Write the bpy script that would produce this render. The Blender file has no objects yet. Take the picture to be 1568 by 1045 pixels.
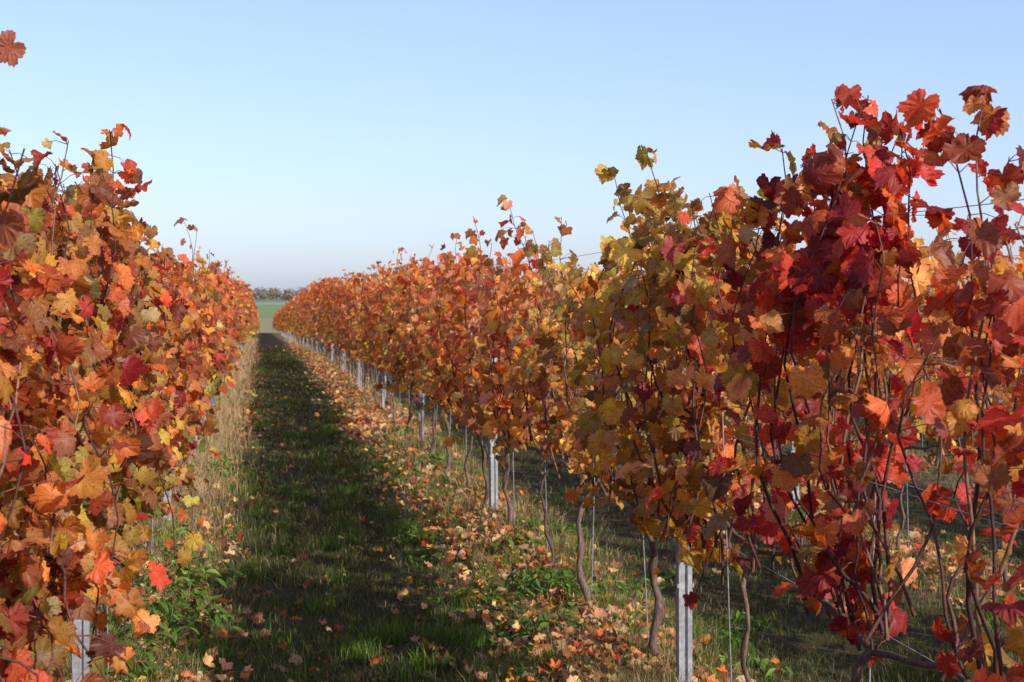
import bpy, math
import numpy as np
from mathutils import Vector
rng = np.random.default_rng(11)
U = rng.uniform
N = rng.normal
scene = bpy.context.scene
ROWS = [-5.12, -2.88, -0.64, 1.60, 3.84, 6.08, 8.32, 10.56]
SP = 2.24
END = 150.0
CAMH = 1.6

def gz(y):
    return np.interp(y, [-60, 35, 45, 60, 77, 95, 116, 150, 180, 260, 450, 700, 900, 3000],
                     [0, 0, -.2, -.45, -.75, -1.15, -1.55, -2.15, -2.3, -2.25, -1.4, -.4, .2, 1.0])

# ------------------------------------------------------------------ helpers
def new_obj(name, mesh, mat=None, parent=None):
    o = bpy.data.objects.new(name, mesh)
    scene.collection.objects.link(o)
    if mat: mesh.materials.append(mat)
    if parent: o.parent = parent
    return o

def empty(name):
    o = bpy.data.objects.new(name, None)
    scene.collection.objects.link(o)
    return o

def mesh_tris(name, V, F, col=None, luv=None, smooth=False):
    V = np.asarray(V, dtype=np.float32); F = np.asarray(F, dtype=np.int32)
    m = bpy.data.meshes.new(name)
    m.vertices.add(len(V)); m.vertices.foreach_set("co", V.ravel())
    k = F.shape[1]
    m.loops.add(F.size); m.loops.foreach_set("vertex_index", F.ravel())
    m.polygons.add(len(F))
    m.polygons.foreach_set("loop_start", np.arange(0, F.size, k, dtype=np.int32))
    m.polygons.foreach_set("loop_total", np.full(len(F), k, dtype=np.int32))
    if smooth: m.polygons.foreach_set("use_smooth", np.ones(len(F), dtype=bool))
    m.update(calc_edges=True)
    if col is not None:
        a = m.attributes.new("col", 'FLOAT_COLOR', 'POINT')
        c = np.ones((len(V), 4), dtype=np.float32); c[:, :3] = col
        a.data.foreach_set("color", c.ravel())
    if luv is not None:
        a = m.attributes.new("luv", 'FLOAT_VECTOR', 'POINT')
        a.data.foreach_set("vector", np.asarray(luv, dtype=np.float32).ravel())
    return m

def join_parts(parts):
    V=[];F=[];C=[];L=[];o=0
    for v,f,c,l in parts:
        V.append(v);F.append(f+o);C.append(c);L.append(l);o+=len(v)
    return np.concatenate(V),np.concatenate(F),np.concatenate(C),np.concatenate(L)

def norm(a): return a/np.maximum(np.linalg.norm(a,axis=-1,keepdims=True),1e-9)

# ------------------------------------------------------------------ leaf templates
half_hi = [(0.03,-.06),(0.09,-0.19),(0.18,-0.25),(0.27,-0.33),(0.36,-0.28),(0.47,-0.29),(0.50,-0.18),(0.61,-0.14),(0.59,-0.02),
           (0.70,0.07),(0.64,0.16),(0.59,0.24),(0.68,0.31),(0.77,0.38),(0.71,0.46),(0.76,0.59),(0.63,0.61),(0.58,0.71),(0.48,0.67),
           (0.40,0.65),(0.40,0.77),(0.31,0.79),(0.28,0.91),(0.17,0.91),(0.10,1.01)]
half_md = [(0.12,-0.20),(0.38,-0.31),(0.62,-0.08),(0.58,0.23),(0.76,0.49),(0.43,0.65),(0.25,0.90)]
half_lo = [(0.36,-0.26),(0.70,0.34),(0.30,0.82)]
def template(half, rings):
    pts = [(0,0)] + half + [(0,1.07)] + [(-x,y) for x,y in half[::-1]]
    pts = np.array(pts); n=len(pts); c=np.array([0,.25])
    P=[c[None]]; F=[]
    if rings==2:
        P.append(c+(pts-c)*.55); P.append(pts)
        for i in range(n):
            j=(i+1)%n
            F+= [(0,1+i,1+j),(1+i,1+n+i,1+n+j),(1+i,1+n+j,1+j)]
    else:
        P.append(pts)
        for i in range(n):
            F.append((0,1+i,1+(i+1)%n))
    return np.concatenate(P), np.array(F)
T_HI=template(half_hi,2); T_MD=template(half_md,1); T_LO=template(half_lo,1)

def leaves(T, pos, nrm, tip, size, col, curl=None, fold=None, crump=.035):
    P,F=T; n=len(P); k=len(pos)
    if k==0: return (np.zeros((0,3)),np.zeros((0,3),int),np.zeros((0,3)),np.zeros((0,3)))
    bz=norm(nrm); by=norm(tip-(tip*bz).sum(1,keepdims=True)*bz); bx=np.cross(by,bz)
    if curl is None: curl=np.clip(N(.3,.45,k),-.7,1.5)
    if fold is None: fold=np.clip(N(.32,.36,k),-.3,1.2)
    asp=U(.76,1.1,k)
    x=P[None,:,0]*asp[:,None]; y=P[None,:,1]+0*x
    skew=U(-.18,.18,(k,1)); x=x+skew*y
    r2=x**2+(y-.2)**2
    ph=U(0,6.28,(k,1)); fq=U(4,8,(k,1))
    z=-curl[:,None]*r2*.8+fold[:,None]*np.abs(x)*.7+crump*3.0*np.sin(fq*x+ph)*np.cos(fq*.9*y+2*ph)+N(0,crump,(k,n))
    roll=np.clip(N(.0,.5,(k,1)),-1,1); z=z+roll*np.clip(x,0,1)**2*.9
    y=y*(1-.2*np.abs(curl)[:,None]*r2)
    x=x*(1-.25*np.clip(fold,0,1)[:,None])
    V=pos[:,None]+size[:,None,None]*(x[...,None]*bx[:,None]+y[...,None]*by[:,None]+z[...,None]*bz[:,None])
    FF=(F[None]+(np.arange(k)*n)[:,None,None]).reshape(-1,3)
    C=np.repeat(col,n,axis=0)
    L=np.empty((k,n,3)); L[:,:,0]=P[None,:,0]; L[:,:,1]=P[None,:,1]; L[:,:,2]=U(0,1,(k,1))
    return V.reshape(-1,3),FF,C,L.reshape(-1,3)

class Tubes:
    def __init__(s): s.V=[];s.F=[];s.C=[];s.o=0
    def add(s,P,R,col=(.2,.1,.06),sides=5):
        P=np.asarray(P,float);k=len(P);R=np.broadcast_to(R,(k,))
        t=norm(np.gradient(P,axis=0))
        ref=np.array([1.,0.13,0.07]) if abs(t[:,0]).mean()<.8 else np.array([0,0.1,1.])
        a=norm(np.cross(t,ref)); b=np.cross(t,a)
        th=np.arange(sides)/sides*2*np.pi
        V=P[:,None]+R[:,None,None]*(np.cos(th)[None,:,None]*a[:,None]+np.sin(th)[None,:,None]*b[:,None])
        i=np.arange(k-1)[:,None]*sides; j=np.arange(sides)[None]; j2=(j+1)%sides
        F=np.stack([i+j,i+j2,i+sides+j2,i+sides+j],-1).reshape(-1,4)+s.o
        s.V.append(V.reshape(-1,3));s.F.append(F);s.o+=k*sides
        s.C.append(np.tile(np.asarray(col,float),(k*sides,1)))
    def mesh(s,name):
        return mesh_tris(name,np.concatenate(s.V),np.concatenate(s.F),col=np.concatenate(s.C),smooth=True)

# ------------------------------------------------------------------ materials
def mat_new(name):
    m=bpy.data.materials.new(name); m.use_nodes=True
    nt=m.node_tree; nt.nodes.clear()
    return m,nt,nt.nodes,nt.links
def mth(nd,lk,op,a,b=None,c=None):
    n=nd.new('ShaderNodeMath'); n.operation=op
    for i,v in enumerate((a,b,c)):
        if v is None: continue
        if isinstance(v,(int,float)): n.inputs[i].default_value=v
        else: lk.new(v,n.inputs[i])
    return n.outputs[0]
def mixc(nd,lk,f,a,b,mode='MIX'):
    n=nd.new('ShaderNodeMix'); n.data_type='RGBA'; n.blend_type=mode
    for s,v in ((n.inputs['Factor'],f),(n.inputs[6],a),(n.inputs[7],b)):
        if isinstance(v,(int,float)): s.default_value=v
        elif isinstance(v,tuple): s.default_value=(*v,1)
        else: lk.new(v,s)
    return n.outputs[2]
def ramp(nd,lk,v,p0,p1,c0=(0,0,0),c1=(1,1,1)):
    n=nd.new('ShaderNodeMapRange'); n.inputs['From Min'].default_value=p0; n.inputs['From Max'].default_value=p1
    n.interpolation_type='SMOOTHSTEP'
    lk.new(v,n.inputs['Value']); return n.outputs[0]
def noise(nd,lk,vec,scale,detail=3,rough=.55):
    n=nd.new('ShaderNodeTexNoise'); n.inputs['Scale'].default_value=scale; n.inputs['Detail'].default_value=detail
    n.inputs['Roughness'].default_value=rough
    lk.new(vec,n.inputs['Vector']); return n.outputs['Fac']

def leaf_material(name, transl=.38, veins=True, rough=.5, spec=.35):
    m,nt,nd,lk=mat_new(name)
    at=nd.new('ShaderNodeAttribute'); at.attribute_name='col'
    col=at.outputs['Color']
    geo=nd.new('ShaderNodeNewGeometry')
    pos=geo.outputs['Position']
    if veins:
        uv=nd.new('ShaderNodeAttribute'); uv.attribute_name='luv'
        sp=nd.new('ShaderNodeSeparateXYZ'); lk.new(uv.outputs['Vector'],sp.inputs[0])
        x,y=sp.outputs[0],sp.outputs[1]
        a=mth(nd,lk,'ARCTAN2',x,y)
        r=mth(nd,lk,'SQRT',mth(nd,lk,'ADD',mth(nd,lk,'MULTIPLY',x,x),mth(nd,lk,'MULTIPLY',y,y)))
        fr=mth(nd,lk,'ABSOLUTE',mth(nd,lk,'SUBTRACT',mth(nd,lk,'FRACT',mth(nd,lk,'ADD',mth(nd,lk,'DIVIDE',a,.87),.5)),.5))
        dist=mth(nd,lk,'MULTIPLY',mth(nd,lk,'MULTIPLY',fr,.87),r)
        v1=mth(nd,lk,'SUBTRACT',1.0,ramp(nd,lk,dist,.004,.026))
        sec=mth(nd,lk,'ABSOLUTE',mth(nd,lk,'SUBTRACT',mth(nd,lk,'FRACT',mth(nd,lk,'MULTIPLY',mth(nd,lk,'SUBTRACT',r,dist),8.0)),.5))
        v2=mth(nd,lk,'MULTIPLY',mth(nd,lk,'SUBTRACT',1.0,ramp(nd,lk,sec,.03,.14)),.3)
        v=mth(nd,lk,'MULTIPLY',mth(nd,lk,'MAXIMUM',v1,v2),.5)
        light=mixc(nd,lk,1.0,col,(.12,.07,.02),'ADD')
        n1=noise(nd,lk,pos,26,3,.65)
        rim=mth(nd,lk,'MULTIPLY',ramp(nd,lk,mth(nd,lk,'ADD',r,mth(nd,lk,'MULTIPLY',n1,.9)),.92,1.5),.6)
        col=mixc(nd,lk,rim,col,mixc(nd,lk,1.0,col,(.68,.42,.40),'MULTIPLY'))
        col=mixc(nd,lk,mth(nd,lk,'MULTIPLY',ramp(nd,lk,n1,.48,.66),.8),col,mixc(nd,lk,1.0,col,(1.2,1.55,.95),'MULTIPLY'))
        col=mixc(nd,lk,v,col,light)
        n2=noise(nd,lk,pos,150,1)
        col=mixc(nd,lk,ramp(nd,lk,n2,.58,.72),col,mixc(nd,lk,1.0,col,(.5,.38,.36),'MULTIPLY'))
    bk=mth(nd,lk,'MULTIPLY',geo.outputs['Backfacing'],.25)
    colb=mixc(nd,lk,bk,col,mixc(nd,lk,.5,col,(.42,.26,.17)))
    if not veins: colb=col
    p=nd.new('ShaderNodeBsdfPrincipled'); lk.new(colb,p.inputs['Base Color'])
    p.inputs['Roughness'].default_value=rough; p.inputs['Specular IOR Level'].default_value=spec
    t=nd.new('ShaderNodeBsdfTranslucent')
    tc=mixc(nd,lk,1.0,col,(2.0,1.75,.85),'MULTIPLY'); lk.new(tc,t.inputs['Color'])
    ms=nd.new('ShaderNodeMixShader'); ms.inputs[0].default_value=transl
    lk.new(p.outputs[0],ms.inputs[1]); lk.new(t.outputs[0],ms.inputs[2])
    o=nd.new('ShaderNodeOutputMaterial'); lk.new(ms.outputs[0],o.inputs[0])
    return m
M_LEAF=leaf_material('vine_leaf',transl=.43,rough=.48,spec=.32)
M_LITTER=leaf_material('fallen_leaf',transl=.12,rough=.75,spec=.2)
M_GRASS=leaf_material('grass_blade',transl=.3,veins=False,rough=.6,spec=.15)

def bark_material():
    m,nt,nd,lk=mat_new('vine_bark')
    at=nd.new('ShaderNodeAttribute'); at.attribute_name='col'
    tc=nd.new('ShaderNodeTexCoord')
    mp=nd.new('ShaderNodeMapping'); mp.inputs['Scale'].default_value=(1,1,.15); lk.new(tc.outputs['Object'],mp.inputs[0])
    n=noise(nd,lk,mp.outputs[0],120,4,.7)
    c=mixc(nd,lk,ramp(nd,lk,n,.35,.65),mixc(nd,lk,1.0,at.outputs['Color'],(.45,.4,.4),'MULTIPLY'),mixc(nd,lk,1.0,at.outputs['Color'],(1.4,1.35,1.3),'MULTIPLY'))
    p=nd.new('ShaderNodeBsdfPrincipled'); lk.new(c,p.inputs['Base Color']); p.inputs['Roughness'].default_value=.75
    b=nd.new('ShaderNodeBump'); b.inputs['Strength'].default_value=.7; b.inputs['Distance'].default_value=.004; lk.new(n,b.inputs['Height']); lk.new(b.outputs[0],p.inputs['Normal'])
    o=nd.new('ShaderNodeOutputMaterial'); lk.new(p.outputs[0],o.inputs[0]); return m
M_BARK=bark_material()
def steel_material():
    m,nt,nd,lk=mat_new('galvanised_steel')
    tc=nd.new('ShaderNodeTexCoord')
    n=noise(nd,lk,tc.outputs['Object'],35,5,.65)
    n2=noise(nd,lk,tc.outputs['Object'],6,3)
    c=mixc(nd,lk,ramp(nd,lk,n,.35,.7),(.26,.27,.29),(.44,.45,.47))
    c=mixc(nd,lk,mth(nd,lk,'MULTIPLY',ramp(nd,lk,n2,.5,.75),.5),c,(.22,.18,.14))
    p=nd.new('ShaderNodeBsdfPrincipled'); lk.new(c,p.inputs['Base Color']); p.inputs['Roughness'].default_value=.5; p.inputs['Metallic'].default_value=.3
    o=nd.new('ShaderNodeOutputMaterial'); lk.new(p.outputs[0],o.inputs[0]); return m
M_STEEL=steel_material()

def ground_material():
    m,nt,nd,lk=mat_new('vineyard_ground')
    geo=nd.new('ShaderNodeNewGeometry'); pos=geo.outputs['Position']
    sp=nd.new('ShaderNodeSeparateXYZ'); lk.new(pos,sp.inputs[0]); X,Y=sp.outputs[0],sp.outputs[1]
    n1=noise(nd,lk,pos,2.2,5); n2=noise(nd,lk,pos,14,5,.7); n3=noise(nd,lk,pos,55,4,.7)
    grass=mixc(nd,lk,ramp(nd,lk,n1,.35,.65),(.026,.026,.011),(.052,.056,.020))
    grass=mixc(nd,lk,ramp(nd,lk,n3,.42,.62),grass,(.085,.062,.036))
    soil=mixc(nd,lk,ramp(nd,lk,n2,.35,.65),(.12,.075,.042),(.30,.20,.12))
    fr=mth(nd,lk,'ABSOLUTE',mth(nd,lk,'SUBTRACT',mth(nd,lk,'FRACT',mth(nd,lk,'ADD',mth(nd,lk,'DIVIDE',mth(nd,lk,'ADD',X,.64),SP),.5)),.5))
    dr=mth(nd,lk,'ADD',mth(nd,lk,'MULTIPLY',fr,SP),mth(nd,lk,'MULTIPLY',mth(nd,lk,'SUBTRACT',n2,.5),.5))
    strip=mth(nd,lk,'SUBTRACT',1.0,ramp(nd,lk,dr,.32,.66))
    c=mixc(nd,lk,mth(nd,lk,'MULTIPLY',strip,.8),grass,soil)
    c=mixc(nd,lk,ramp(nd,lk,Y,150,156),c,(.26,.235,.115))
    mp=nd.new('ShaderNodeMapping'); mp.inputs['Scale'].default_value=(.02,.05,.02); lk.new(pos,mp.inputs[0])
    nf=noise(nd,lk,mp.outputs[0],1,4)
    field=mixc(nd,lk,ramp(nd,lk,nf,.35,.65),(.15,.21,.075),(.21,.27,.11))
    c=mixc(nd,lk,ramp(nd,lk,Y,255,265),c,field)
    c=mixc(nd,lk,ramp(nd,lk,Y,520,535),c,(.27,.28,.19))
    c=mixc(nd,lk,ramp(nd,lk,Y,640,660),c,(.14,.20,.11))
    p=nd.new('ShaderNodeBsdfPrincipled'); lk.new(c,p.inputs['Base Color']); p.inputs['Roughness'].default_value=.95; p.inputs['Specular IOR Level'].default_value=.1
    b=nd.new('ShaderNodeBump'); b.inputs['Strength'].default_value=.8; b.inputs['Distance'].default_value=.03
    lk.new(mth(nd,lk,'ADD',n2,mth(nd,lk,'MULTIPLY',n3,.6)),b.inputs['Height']); lk.new(b.outputs[0],p.inputs['Normal'])
    o=nd.new('ShaderNodeOutputMaterial'); lk.new(p.outputs[0],o.inputs[0]); return m

# ------------------------------------------------------------------ ground
ys=np.concatenate([np.arange(-60,0,5),np.arange(0,20,.15),np.arange(20,60,.6),np.arange(60,200,4),np.arange(200,1000,40),[1200,1600,2200,3000,5000]])
xs=np.concatenate([[-3000,-1500,-700,-300,-120,-60,-30,-15,-8],np.arange(-5,9,.15),[10,13,18,30,60,120,300,700,1500,3000]])
XX,YY=np.meshgrid(xs,ys)
def micro(x,y):
    w=np.clip(1-y/60,0,1)
    return w*(.02*np.sin(3.1*x+1.3*np.sin(1.7*y))*np.cos(2.3*y+.7*x)+.012*np.sin(9*x+2*np.sin(5*y))*np.sin(8*y))
def ridge(x):
    f=np.abs(((x+.64)/SP+.5)%1-.5)*SP
    return .05*np.exp(-(f/.35)**2)
def gh(x,y):
    w=(np.clip(1-np.abs(x)/14,0,1)>0)*(y<150)
    return gz(y)+w*(micro(x,y)+ridge(x))
ZZ=gh(XX,YY)
V=np.stack([XX,YY,ZZ],-1).reshape(-1,3)
nx=len(xs); i=np.arange(len(ys)-1)[:,None]*nx; j=np.arange(nx-1)[None]
F=np.stack([i+j,i+j+1,i+nx+j+1,i+nx+j],-1).reshape(-1,4)
new_obj('ground',mesh_tris('ground',V,F,smooth=True),ground_material())

# ------------------------------------------------------------------ leaf palettes (linear albedo)
PAL={'crimson':(.34,.020,.030),'red':(.55,.048,.032),'redorange':(.64,.125,.035),'orange':(.70,.27,.045),'rust':(.48,.16,.045),
     'ochre':(.56,.34,.06),'yellow':(.74,.50,.09),'brown':(.26,.105,.044),'olive':(.26,.21,.05),'green':(.14,.20,.03),'pink':(.62,.27,.16),
     'tan':(.58,.37,.20),'maroon':(.12,.014,.021),'peach':(.76,.43,.18)}
def pick(weights,k):
    keys=list(weights); w=np.array([weights[q] for q in keys],float); w/=w.sum()
    idx=rng.choice(len(keys),k,p=w); c=np.array([PAL[q] for q in keys])[idx]
    return c
W_CRIM={'crimson':4.6,'red':5.4,'maroon':1.8,'redorange':2.4,'rust':1.8,'brown':.9,'orange':.9,'pink':.7,'ochre':.4,'peach':.2}
W_OCH={'ochre':5,'rust':2.8,'brown':2.6,'olive':3.2,'yellow':2.2,'orange':2.2,'redorange':.4,'tan':1.5,'peach':.7}
W_ORG={'orange':4.8,'rust':4.4,'redorange':2.4,'brown':1.8,'ochre':2.6,'yellow':1.2,'red':.7,'pink':1.0,'tan':1.4,'peach':1.6,'olive':.6}
W_REDTOP={'redorange':3.4,'red':1.9,'orange':4.2,'rust':2.6,'pink':1.7,'crimson':.3,'peach':1.4}
W_LEFT={'rust':5,'orange':2.2,'redorange':2.6,'brown':3.6,'red':2.5,'ochre':1.5,'maroon':.8,'crimson':1.2,'yellow':.2,'pink':.7,'olive':1.4,'tan':.8}
W_LOWG={'green':3.6,'olive':3.4,'ochre':2.8,'yellow':1.6,'rust':2.0,'orange':1.4,'brown':1.8}
def leaf_colours(row,x,y,z):
    k=len(y); c=np.zeros((k,3)); zz=z-gz(y)
    r=U(0,1,k)
    jy=y+N(0,.35,k)
    vine=np.floor(y/1.1); h=np.abs(np.sin(vine*12.9898+row*78.2)*43758.5)%1
    sel=np.full(k,0)
    if abs(row-1.6)<.01:
        sel[jy<4.6]=1
        sel[(jy>=4.6)&(jy<8.2)]=2
        sel[(jy>=4.6)&(jy<7.6)&(zz>1.95)&(r<.4)]=5
        sel[(jy<4.6)&(r<.12)]=0
    elif abs(row+.64)<.01:
        sel[:]=4
    else:
        sel[(h<.25)]=2
    top=(zz>1.5+N(0,.15,k))
    sel[(sel==0)&top]=3
    sel[(sel==4)&(jy>7)&(zz>1.3)&(r<.6)]=3
    lowg=(zz<1.0+N(0,.1,k))&(r<.55)
    if row<1: sel[lowg&(y>4.2)]=5
    elif abs(row-1.6)<.01: sel[(zz<1.05)&(r<.45)&(jy>4.7)]=2
    else: sel[lowg&(h<.5)]=5
    for s,W in enumerate([W_ORG,W_CRIM,W_OCH,W_REDTOP,W_LEFT,W_LOWG]):
        q=sel==s
        if not q.any(): continue
        own=pick(W,q.sum())
        cy=np.floor(y[q]/.16).astype(int); cz=np.floor(zz[q]/.30+np.sin(cy*1.7)).astype(int); cx=(x[q]>row).astype(int)
        key=(cy*73856093 ^ cz*19349663 ^ cx*83492791 ^ s*2654435)%997
        tab=pick(W,997)
        c[q]=own*.68+tab[key]*.32
    c*=U(.5,1.25,(k,1)); c*=(1+N(0,.07,(k,3)))
    c[:,1]*=.85+.3*h
    return np.clip(c,.004,.88)

def top_of(row,y):
    if abs(row-1.6)<.01:
        return np.interp(y,[-5,2,2.75,3.3,3.5,3.7,3.95,4.2,4.5,5.1,5.4,5.8,6.2,7.7,8.2,8.5,11.8,16,27],
                           [2.0,1.80,1.76,1.78,1.96,2.08,2.04,1.98,1.95,2.02,2.10,2.0,1.90,1.90,2.02,1.92,1.98,2.02,2.02])
    if abs(row+.64)<.01:
        return np.interp(y,[-5,2.5,3.8,4.8,5.3,6.0,7,9,13,20],[1.96,1.95,2.03,2.11,2.09,1.94,1.90,1.89,1.93,1.97])
    return 1.97+.06*np.sin(y*1.3+row)+.04*np.sin(y*3.7+row*2)

# ------------------------------------------------------------------ vine rows
def build_row(row):
    main=abs(row-1.6)<.01 or abs(row+.64)<.01
    R1=abs(row-1.6)<.01; L1=abs(row+.64)<.01
    par=empty('grapevine_row')
    tubes=Tubes()
    lp=[];ln=[];lt=[];ls=[]
    y=-4.0 if main else 0.5
    yend=35.0 if main else 22.0
    todo=[]
    while y<yend:
        dens=16.5 if main else 10.0
        lush=R1 and ((3.5<y<4.05) or (4.8<y<5.7))
        if R1:
            hv=abs(math.sin(math.floor(y/1.1)*12.9898)*43758.5)%1
            if y>5.8: dens*=(.78+.4*hv)
        if R1 and y<4.6: dens=11
        if R1 and y<2.0: dens=8.5
        if lush: dens=18
        if L1: dens=26
        if L1 and y>9: dens=19
        y+=rng.exponential(1/dens)
        todo.append((y,float(top_of(row,y)),lush,0))
    if R1:
        todo+=[(2.86,2.08,False,1),(2.93,2.04,False,1),(3.00,1.95,False,1),(3.50,2.02,True,1),(3.57,2.08,True,1),(3.64,2.14,True,1),(3.70,2.17,True,1),(3.78,2.11,True,1),(3.9,2.06,True,1),(4.25,2.04,False,1),(5.35,2.18,True,1),(5.6,2.12,False,1),(8.25,2.16,True,1),(8.4,2.1,False,1),(11.7,2.15,False,1),(16.5,2.2,False,1)]
        todo+=[(yy,2.0,True,3) for yy in (4.82,4.9,4.96,5.02,5.06,5.1,5.14,5.18)]
    if L1: todo+=[(12.7,2.30,False,2),(13.0,2.24,False,2),(4.7,2.16,True,1)]
    for (y,T,lush,forced) in todo:
        near=y<16 and main
        g=float(gz(y))
        z0=.70+N(0,.04)
        kind=rng.random(); side=1 if rng.random()<.5 else -1
        if lush: kind=kind*.7+.3
        if R1 and y<4.6: kind=kind*.92+.08
        if forced: kind=.9
        t=np.linspace(0,1,12)
        ph=U(0,6.28,3)
        wig=.045*np.sin(6*t+ph[0])*t+.018*np.sin(15*t+ph[1])
        wigy=.08*np.sin(5*t+ph[2])*t+.02*np.sin(13*t+ph[0])
        bare=False
        if kind<.17:
            h=U(.35,.9); out=U(.12,.32)
            px=row+side*(.05+out*t)+wig; py=y+N(0,.35)*t+wigy
            pz=z0+h*2.2*t*(1-t*.85)-U(.0,.35)*t**2
        elif kind<.42:
            H=U(.35,.9)*(T-z0)
            px=row+N(0,.04)+side*U(.05,.22)*np.sin(t*1.6)+wig; py=y+N(0,.25)*t+wigy; pz=z0+H*t
        else:
            H=(T-z0)*(U(.84,1.01) if not forced else 1)
            if rng.random()<.08 and not forced and not(R1 and y<3.4): H+=U(.05,.19); bare=True
            lean=N(0,.16) if not (R1 and y<5) else N(.14,.18)
            if forced: lean*=.3
            px=row+N(0,.05)+N(0,.09)*t+side*U(0,.16)*np.sin(np.pi*t)+wig; py=y-lean*.5+lean*t+wigy
            if forced==3: px=px-.05
            pz=z0+H*t-.10*np.maximum(t-.8,0)
            px=px+side*.25*np.maximum(t-.8,0)**1.5
        P=np.stack([px,py,pz+g],1)
        L=np.linalg.norm(np.diff(P,axis=0),axis=1).sum()
        if near or y<30:
            rc=np.array([.10,.036,.024])*U(.4,1.4)
            if rng.random()<.22: rc=np.array([.22,.12,.065])*U(.6,1.1)
            tubes.add(P,np.linspace(U(.004,.007),.0018,12)*(1 if near else 1.25),rc,5 if near else 3)
        m=max(3,int(L/.056))
        u=(np.arange(m)+U(0,.6,m))/m
        if R1 and y<4.6: keep=rng.random(m)<np.where(u<.55,.30,.88)
        elif R1: keep=rng.random(m)<np.where(u<.25,.62,.92)
        else: keep=rng.random(m)<(.94-.25*(u<.12))
        if forced==2: keep=rng.random(m)<np.where(u<.7,.8,.25)
        if bare: keep&=(rng.random(m)<np.where(u>.85,.35,1))
        keep[-1]=True; u[-1]=.99
        u=u[keep]
        dbl=.80 if L1 else .58
        if R1 and y<4.6: dbl=.45
        rep=1+(rng.random(len(u))<np.where(u>.7,dbl+.1,dbl))
        if lush: rep=rep+(u>.62)*(rng.random(len(u))<.65)+(u>.8)*(forced==1)
        u=np.repeat(u,rep); k=len(u)
        if k==0: continue
        base=np.stack([np.interp(u,t,P[:,q]) for q in range(3)],1)
        ss=np.where(rng.random(k)<.5,1,-1)
        pet=norm(np.stack([ss*U(.2,1,k),N(0,.7,k),N(.1,.4,k)],1))*U(.04,.11,k)[:,None]*np.where(u>.9,.6,1)[:,None]
        pos=base+pet
        # the aisle side beside the photographer is trimmed back
        ok=~((pos[:,1]<2.9)&(pos[:,1]>-.5)&(np.abs(pos[:,0])<(.50 if L1 else 1.25))) if main else np.ones(k,bool)
        base,pet,pos,u=base[ok],pet[ok],pos[ok],u[ok]; k=len(u)
        if k==0: continue
        outx=np.sign(pos[:,0]-row)
        n_=np.stack([outx*.5+.1,np.full(k,-.42),np.full(k,.4)],1)+N(0,.52,(k,3))
        tp=np.stack([outx*.3,N(0,.35,k),np.full(k,-1.)],1)+N(0,.45,(k,3))
        s0=.054 if L1 else (.061 if y<6 else .055)
        sz=np.clip(N(s0,.016,k),.024,.095)*np.where(u>.9,.88,1)
        if near and y<9:
            for q in range(k):
                mid=base[q]+pet[q]*.5+np.array([0,0,.008])
                tubes.add(np.stack([base[q],mid,pos[q]]),[.0016,.0012,.0011],(.24,.05,.04),3)
        lp.append(pos);ln.append(n_);lt.append(tp);ls.append(sz)
    P=np.concatenate(lp);Nn=np.concatenate(ln);Tt=np.concatenate(lt);S=np.concatenate(ls)
    for (a,b,d,s) in ((yend,80,180,.09),(80,END,90,.14)):
        k=int((b-a)*d*(1 if main else .5)); s=s*(1 if main else 1.25)
        yy=U(a,b,k); tt=top_of(row,yy)+.04*np.sin(yy*2.3)
        zz=.55+(tt+.06-.55)*rng.beta(1.25,1.0,k)
        wd=.20+.07*np.sin(yy*1.9+row)
        xx=row+np.clip(N(0,1,k),-1.7,1.7)*wd*(1-.35*((zz-.55)/1.5)**3)
        pos=np.stack([xx,yy,zz+gz(yy)],1); outx=np.sign(xx-row)
        P=np.concatenate([P,pos]);S=np.concatenate([S,np.full(k,s)*U(.7,1.2,k)])
        Nn=np.concatenate([Nn,np.stack([outx*.5,np.full(k,-.42),np.full(k,.4)],1)+N(0,.5,(k,3))])
        Tt=np.concatenate([Tt,np.stack([outx*.3,0*yy,np.full(k,-1.)],1)+N(0,.4,(k,3))])
    C=leaf_colours(row,P[:,0],P[:,1],P[:,2])
    D=np.hypot(P[:,0],P[:,1])
    hi=(D<8)&(P[:,1]>.5) if main else D<0
    md=~hi&(D<22)&(P[:,1]>0); lo=~hi&~md
    parts=[leaves(T,P[q],Nn[q],Tt[q],S[q],C[q]) for T,q in ((T_HI,hi),(T_MD,md),(T_LO,lo)) if q.any()]
    V,F,CC,LL=join_parts(parts)
    new_obj('leaves',mesh_tris('vine_leaves',V,F,CC,LL,smooth=True),M_LEAF,par)
    new_obj('canes',tubes.mesh('vine_canes'),M_BARK,par)
    tr=Tubes()
    yv=-3.6+ (.35 if row>0 else .1)
    while yv<(70 if main else 34):
        g=float(gh(row,yv)); s=6 if yv<20 else 4
        t=np.linspace(0,1,12); ph=U(0,6.28,3)
        hgt=.66+N(0,.03)
        P_=np.stack([row+.05*np.sin(5*t+ph[0])*t+.012*np.sin(17*t+ph[2])+N(0,.03),yv+.07*np.sin(4*t+ph[1])*np.sqrt(t)+.012*np.sin(14*t+ph[0])+N(0,.10)*t,g-.03+(hgt+.03)*t],1)
        colr=np.array([.14,.09,.065])*U(.6,1.4)
        tr.add(P_,np.linspace(.021,.012,12)*U(.6,1.1)*(1+.22*np.sin(23*t+ph[0])+N(0,.08,12)),colr,s+1)
        for sg in (-1,1):
            u=np.linspace(0,1,7)
            Q=np.stack([P_[-1,0]+.02*np.sin(6*u+ph[1])*u,P_[-1,1]+sg*.55*u,P_[-1,2]-.02+.06*np.sin(u*1.57)+.02*np.sin(9*u+ph[0])*u],1)
            tr.add(Q,np.linspace(.011,.006,7),colr*.9,s)
        yv+=1.1+N(0,.07)
    new_obj('trunks',tr.mesh('vine_trunks'),M_BARK,par)
for r in ROWS: build_row(r)

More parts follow.
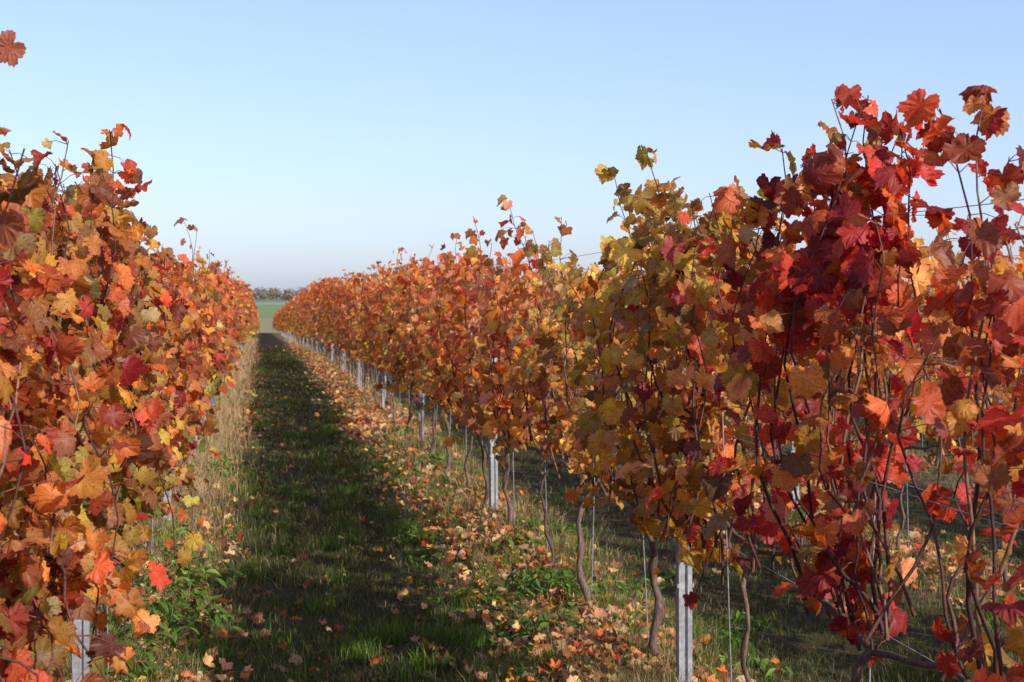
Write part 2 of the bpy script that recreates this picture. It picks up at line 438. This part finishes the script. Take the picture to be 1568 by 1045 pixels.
# ------------------------------------------------------------------ trellis posts
def post_mesh():
    w,d,l,t=.027,.019,.010,.0022
    prof=[(-w+l,d),(-w,d),(-w,-d),(-.009,-d),(-.006,-d+.012),(.006,-d+.012),(.009,-d),(w,-d),(w,d),(w-l,d)]
    prof=np.array(prof); H=2.18; z0=-.35
    V=[];F=[]
    zs=[z0,z0+H]
    inner=[]
    n=len(prof)
    for i in range(n):
        a=prof[max(i-1,0)];b=prof[min(i+1,n-1)];tg=b-a;tg/=np.linalg.norm(tg)
        inner.append(prof[i]+np.array([-tg[1],tg[0]])*t)
    ring=np.concatenate([prof,np.array(inner)[::-1]]); m=len(ring)
    for z in zs:
        for p in ring: V.append((p[0],p[1],z))
    for i in range(m):
        j=(i+1)%m; F.append((i,j,m+j,m+i))
    for i in range(n-1):
        F.append((m+i,m+i+1,m+m-2-i,m+m-1-i))
    z=.45
    while z<1.78:
        for sx in (-1,1):
            o=len(V); x0=sx*w; x1=sx*(w+.007)
            for (x,zz) in ((x0,z),(x1,z+.004),(x1,z+.02),(x0,z+.014)):
                V.append((x,-d-.0015,zz)); 
            for (x,zz) in ((x0,z),(x1,z+.004),(x1,z+.02),(x0,z+.014)):
                V.append((x,-d+.006,zz))
            F+= [(o,o+1,o+2,o+3),(o+7,o+6,o+5,o+4),(o,o+4,o+5,o+1),(o+1,o+5,o+6,o+2),(o+2,o+6,o+7,o+3)]
        z+=.1
    m_=bpy.data.meshes.new('trellis_post'); m_.from_pydata(V,[],F); m_.materials.append(M_STEEL); m_.update(); return m_
PM=post_mesh()
for r in ROWS:
    y0=5.28 if r>0 else 5.2
    if abs(r+.64)<.01: y0=5.15
    y=y0-4.6*2
    while y<(120 if -1<r<2 else 60):
        o=bpy.data.objects.new('trellis_post',PM); scene.collection.objects.link(o)
        o.location=(r+.01,y,float(gh(r,y))-.02); o.rotation_euler=(N(0,.008),N(0,.006),N(.05,.12))
        y+=4.6
wt=Tubes()
for r in ROWS:
    for zw in (.72,1.12,1.46,1.82):
        for sx in ((-.034,.034) if 1<zw<1.7 else (0,)):
            yy=np.arange(-4,90,2.3); k=len(yy)
            sag=.015*np.sin(yy/4.6*np.pi*2)
            wt.add(np.stack([np.full(k,r+sx+.01),yy,gz(yy)+zw+sag],1),.0015,(.3,.3,.3),3)
new_obj('trellis_wire',wt.mesh('trellis_wire'),M_STEEL)
rt=Tubes()
for r in ROWS:
    for yv in np.arange(-3,40,1.1):
        g=float(gh(r,yv)); tl=N(0,.03)
        rt.add([[r+.03,yv+.05,g-.05],[r+.03+tl,yv+.05+N(0,.03),g+1.15]],.003,(.3,.3,.3),4)
new_obj('vine_support_rods',rt.mesh('vine_support_rods'),M_STEEL)

# ------------------------------------------------------------------ grass
def rowdist(x): return np.abs(((x+.64)/SP+.5)%1-.5)*SP
def blades(x,y,h,w,col,lean=.5):
    k=len(x); g=gh(x,y)-.004
    a=U(0,6.28,k); dx,dy=np.cos(a),np.sin(a)
    la=U(0,6.28,k); ln_=np.abs(N(0,lean,k))*h
    lx,ly=np.cos(la)*ln_,np.sin(la)*ln_
    b=np.stack([x,y,g],1); s=np.stack([dx*w/2,dy*w/2,0*w],1)
    m=b+np.stack([lx*.35,ly*.35,h*.6],1); tp=b+np.stack([lx,ly,h],1)
    V=np.stack([b-s,b+s,m+s*.8,m-s*.8,tp],1).reshape(-1,3)
    F=np.array([[0,1,2],[0,2,3],[3,2,4]])[None]+(np.arange(k)*5)[:,None,None]
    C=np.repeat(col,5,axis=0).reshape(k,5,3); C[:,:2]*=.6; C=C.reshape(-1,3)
    return V,F.reshape(-1,3),C,np.zeros((k*5,3))
def clump(x,y): 
    return .5+.5*np.sin(5.3*x+2*np.sin(3.1*y))*np.sin(4.1*y+1.7*np.sin(4.7*x))
parts=[]
def ysamp(k,a,b,p=1.0):
    u=U(0,1,k); return (a**-p+u*(b**-p-a**-p))**(-1/p)
k=350000
y=ysamp(k,4.2,55,.8); x=np.where(rng.random(k)<.66,U(-1.1,2.1,k),U(2.1,2.1+np.minimum(y*.45,9),k))
q=rng.random(k)<(.25+.75*clump(x,y)); x,y=x[q],y[q]; k=len(x)
rd=rowdist(x); strip=rd<.38
h=np.where(strip,U(.03,.11,k),U(.02,.055,k))*(1+.8*(clump(x*.7,y*.6)>.75)); w=np.clip(.0028*y/6,.0028,.03)
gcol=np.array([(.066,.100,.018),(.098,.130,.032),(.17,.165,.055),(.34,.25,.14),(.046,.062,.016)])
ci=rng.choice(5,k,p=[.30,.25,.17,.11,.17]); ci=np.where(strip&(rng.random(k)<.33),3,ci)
c=gcol[ci]*U(.7,1.3,(k,1))*np.where(rd>.75,.85,1.2)[:,None]  # aisle shade deepened in the blade colour; blades nearer the rows brightened as sunlit
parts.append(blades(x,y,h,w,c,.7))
k=26000
y=ysamp(k,7.5,85,.5); r=rng.choice(np.array([-.64,1.6,3.84]),k,p=[.68,.21,.11]); off=np.where(r<0,.12+N(0,.15,k),U(-.35,.3,k))
x=r+off; h=U(.06,.22,k)*np.where(r<0,1,.6)*np.clip((y-6)/6,.35,1); w=np.clip(.003*y/8,.003,.03)
c=np.array([(.64,.44,.27),(.54,.35,.20),(.32,.28,.13),(.22,.23,.09)])[rng.choice(4,k,p=[.32,.28,.22,.18])]*U(.7,1.2,(k,1))
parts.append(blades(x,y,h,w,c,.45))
ty=[];tx=[]
for _ in range(220):
    cy=ysamp(1,5.4,22,.6)[0]; cr=rng.choice([-.64,-.45,.5,1.2,1.6,1.6,3.84]); cx=cr+N(0,.30); n=int(U(40,130))
    tx.append(cx+N(0,.05,n)); ty.append(cy+N(0,.05,n))
x=np.concatenate(tx);y=np.concatenate(ty);k=len(x)
c=np.array([(.11,.19,.03),(.14,.22,.04),(.09,.14,.02)])[rng.choice(3,k)]*U(.7,1.2,(k,1))
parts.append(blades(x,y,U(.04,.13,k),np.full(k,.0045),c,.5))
V,F,C,L=join_parts(parts)
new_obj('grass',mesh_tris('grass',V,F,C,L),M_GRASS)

# ------------------------------------------------------------------ leafy weeds
wl=[]
half_w=[(.10,.12),(.17,.35),(.16,.6),(.09,.85)]
T_W=template(half_w,1)
def weed(cx,cy,rad,hgt,n,col):
    x=cx+N(0,rad*.5,n); y=cy+N(0,rad*.5,n); rr=np.hypot(x-cx,y-cy)/rad
    z=gh(x,y)+U(.02,1,n)*hgt*np.clip(1-rr*.6,.15,1)
    a=U(0,6.28,n); nn=np.stack([np.cos(a)*.5,np.sin(a)*.5,np.ones(n)],1)+N(0,.25,(n,3))
    tt=np.stack([np.cos(a),np.sin(a),U(-.2,.6,n)],1)
    c=np.array(col)*U(.6,1.35,(n,1))*(1+N(0,.07,(n,3)))
    return leaves(T_W,np.stack([x,y,z],1),nn,tt,U(.04,.10,n),np.clip(c,.01,.8),crump=.02)
G1=(.105,.175,.033);G2=(.16,.235,.052)
wl.append(weed(1.42,7.2,.42,.20,560,G1)); wl.append(weed(1.25,6.5,.35,.12,260,G1)); wl.append(weed(1.5,8.4,.25,.14,180,G1))
wl.append(weed(-.5,6.4,.28,.35,300,G1)); wl.append(weed(-.45,7.6,.28,.45,260,G2)); wl.append(weed(-.55,5.9,.2,.2,160,G1)); wl.append(weed(-.35,6.9,.2,.2,200,G1))
wl.append(weed(1.55,12.5,.3,.22,220,G2)); wl.append(weed(1.45,15.5,.3,.22,160,G2)); wl.append(weed(-.35,12.3,.15,.35,120,G2))
for _ in range(120):
    r=rng.choice([-.64,1.6,1.6,3.84,6.08]); yy=ysamp(1,5.5,26,.5)[0]
    wl.append(weed(r+N(0,.3),yy,U(.08,.2),U(.05,.16),int(U(25,80)),G1 if rng.random()<.6 else G2))
V,F,C,L=join_parts(wl)
new_obj('weeds',mesh_tris('weeds',V,F,C,L,smooth=True),M_GRASS)

# ------------------------------------------------------------------ fallen leaves
parts=[]
W_FALL={'tan':4.5,'pink':4.5,'rust':2.8,'orange':1.6,'redorange':.8,'ochre':.5,'brown':3.0,'red':.4,'peach':2}
def litter(T,k,a,b,p,size,fr):
    y=ysamp(k,a,b,p)
    r=rng.choice(np.array([-.64,1.6,3.84,6.08,8.32]),k,p=[.18,.47,.2,.09,.06])
    strip=rng.random(k)<fr
    x=np.where(strip,r+N(0,.22,k)+np.where(r==1.6,-.12,.08),np.where(rng.random(k)<.6,U(-.6,1.7,k),U(1.7,9,k)))
    z=gh(x,y)+np.where(strip,U(.008,.055,k),U(.0,.025,k))
    n_=np.stack([N(0,.45,k),N(0,.45,k)-.1,np.ones(k)],1); a_=U(0,6.28,k); tt=np.stack([np.cos(a_),np.sin(a_),0*a_],1)
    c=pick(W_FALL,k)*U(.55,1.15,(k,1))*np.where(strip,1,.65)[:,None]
    return leaves(T,np.stack([x,y,z],1),n_,tt,np.clip(N(size,size*.25,k),size*.4,size*1.7),np.clip(c,.01,.8),curl=U(-.9,.9,k),fold=U(-.5,.8,k),crump=.07)
parts.append(litter(T_MD,11000,4.5,18,.6,.040,.93))
parts.append(litter(T_LO,16000,16,65,.5,.056,.97))
V,F,C,L=join_parts(parts)
new_obj('fallen_leaves',mesh_tris('fallen_leaves',V,F,C,L),M_LITTER)

# ------------------------------------------------------------------ distant trees
tv=[];tt_=Tubes()
x=-420
while x<700:
    yb=U(820,960); h=U(5.5,8.5)*(1+.25*math.sin(x*.05)); g=float(gz(yb)); n=110
    rad=h*.6
    d=norm(N(0,1,(n,3)))*U(.2,1,(n,1))**.6
    pos=np.array([x,yb,g+h*.42])+d*np.array([rad,rad,h*.50])
    base=np.array([(.24,.17,.15),(.21,.18,.17),(.24,.175,.14),(.19,.185,.155)])[rng.integers(4)]  # distance haze painted into the crowns as muted, greyed base colours
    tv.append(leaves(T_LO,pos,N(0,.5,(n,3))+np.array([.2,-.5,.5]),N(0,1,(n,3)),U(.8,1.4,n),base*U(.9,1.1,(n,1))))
    tt_.add([[x,yb,g-.2],[x+.1,yb,g+h*.35],[x-.1,yb,g+h*.8]],[.35,.25,.06],(.16,.13,.11),5)
    for q in range(4):
        a=U(0,6.28); tt_.add([[x,yb,g+h*(.25+.1*q)],[x+math.cos(a)*rad*.7,yb+math.sin(a)*rad*.7,g+h*(.5+.1*q)]],[.14,.05],(.16,.13,.11),4)
    x+=U(1.2,4.2)
V,F,C,L=join_parts(tv)
par=empty('distant_trees')
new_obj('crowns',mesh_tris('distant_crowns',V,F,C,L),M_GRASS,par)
new_obj('trunks',tt_.mesh('distant_trunks'),M_BARK,par)

# ------------------------------------------------------------------ light
D=Vector((-.95,1.40,-1.0))
sun=bpy.data.lights.new('sun','SUN'); sun.energy=5.0; sun.angle=math.radians(.5); sun.color=(1,.95,.86)
so=bpy.data.objects.new('sun',sun); scene.collection.objects.link(so); so.rotation_euler=D.to_track_quat('-Z','Y').to_euler(); so.location=(5,-8,8)
w=bpy.data.worlds.new('World'); scene.world=w; w.use_nodes=True; nt=w.node_tree; nt.nodes.clear()
sky=nt.nodes.new('ShaderNodeTexSky'); sky.sky_type='NISHITA'; sky.sun_disc=False
sky.sun_elevation=math.atan2(1,math.hypot(.95,1.40)); sky.sun_rotation=math.atan2(.95,-1.40)
sky.air_density=1.0; sky.dust_density=1.3; sky.ozone_density=1.8; sky.altitude=100
gam=nt.nodes.new('ShaderNodeGamma'); gam.inputs[1].default_value=.68
mul=nt.nodes.new('ShaderNodeMix'); mul.data_type='RGBA'; mul.blend_type='MULTIPLY'; mul.inputs['Factor'].default_value=1; mul.clamp_result=False
mul.inputs[7].default_value=(1.72,1.87,2.42,1)
bg=nt.nodes.new('ShaderNodeBackground'); bg.inputs[1].default_value=.15
out=nt.nodes.new('ShaderNodeOutputWorld')
nt.links.new(sky.outputs[0],gam.inputs[0]); nt.links.new(gam.outputs[0],mul.inputs[6]); nt.links.new(mul.outputs[2],bg.inputs[0]); nt.links.new(bg.outputs[0],out.inputs[0])

# ------------------------------------------------------------------ camera
cam=bpy.data.cameras.new('camera'); cam.lens=50; cam.sensor_width=36; cam.clip_end=8000; cam.clip_start=.05
co=bpy.data.objects.new('camera',cam); scene.collection.objects.link(co)
co.location=(0,0,CAMH)
co.rotation_euler=(math.radians(90-1.76),0,-math.atan(384/2178))
cam.dof.use_dof=True; cam.dof.focus_distance=4.8; cam.dof.aperture_fstop=9
scene.camera=co
scene.view_settings.view_transform='Standard'; scene.view_settings.look='None'; scene.view_settings.exposure=0
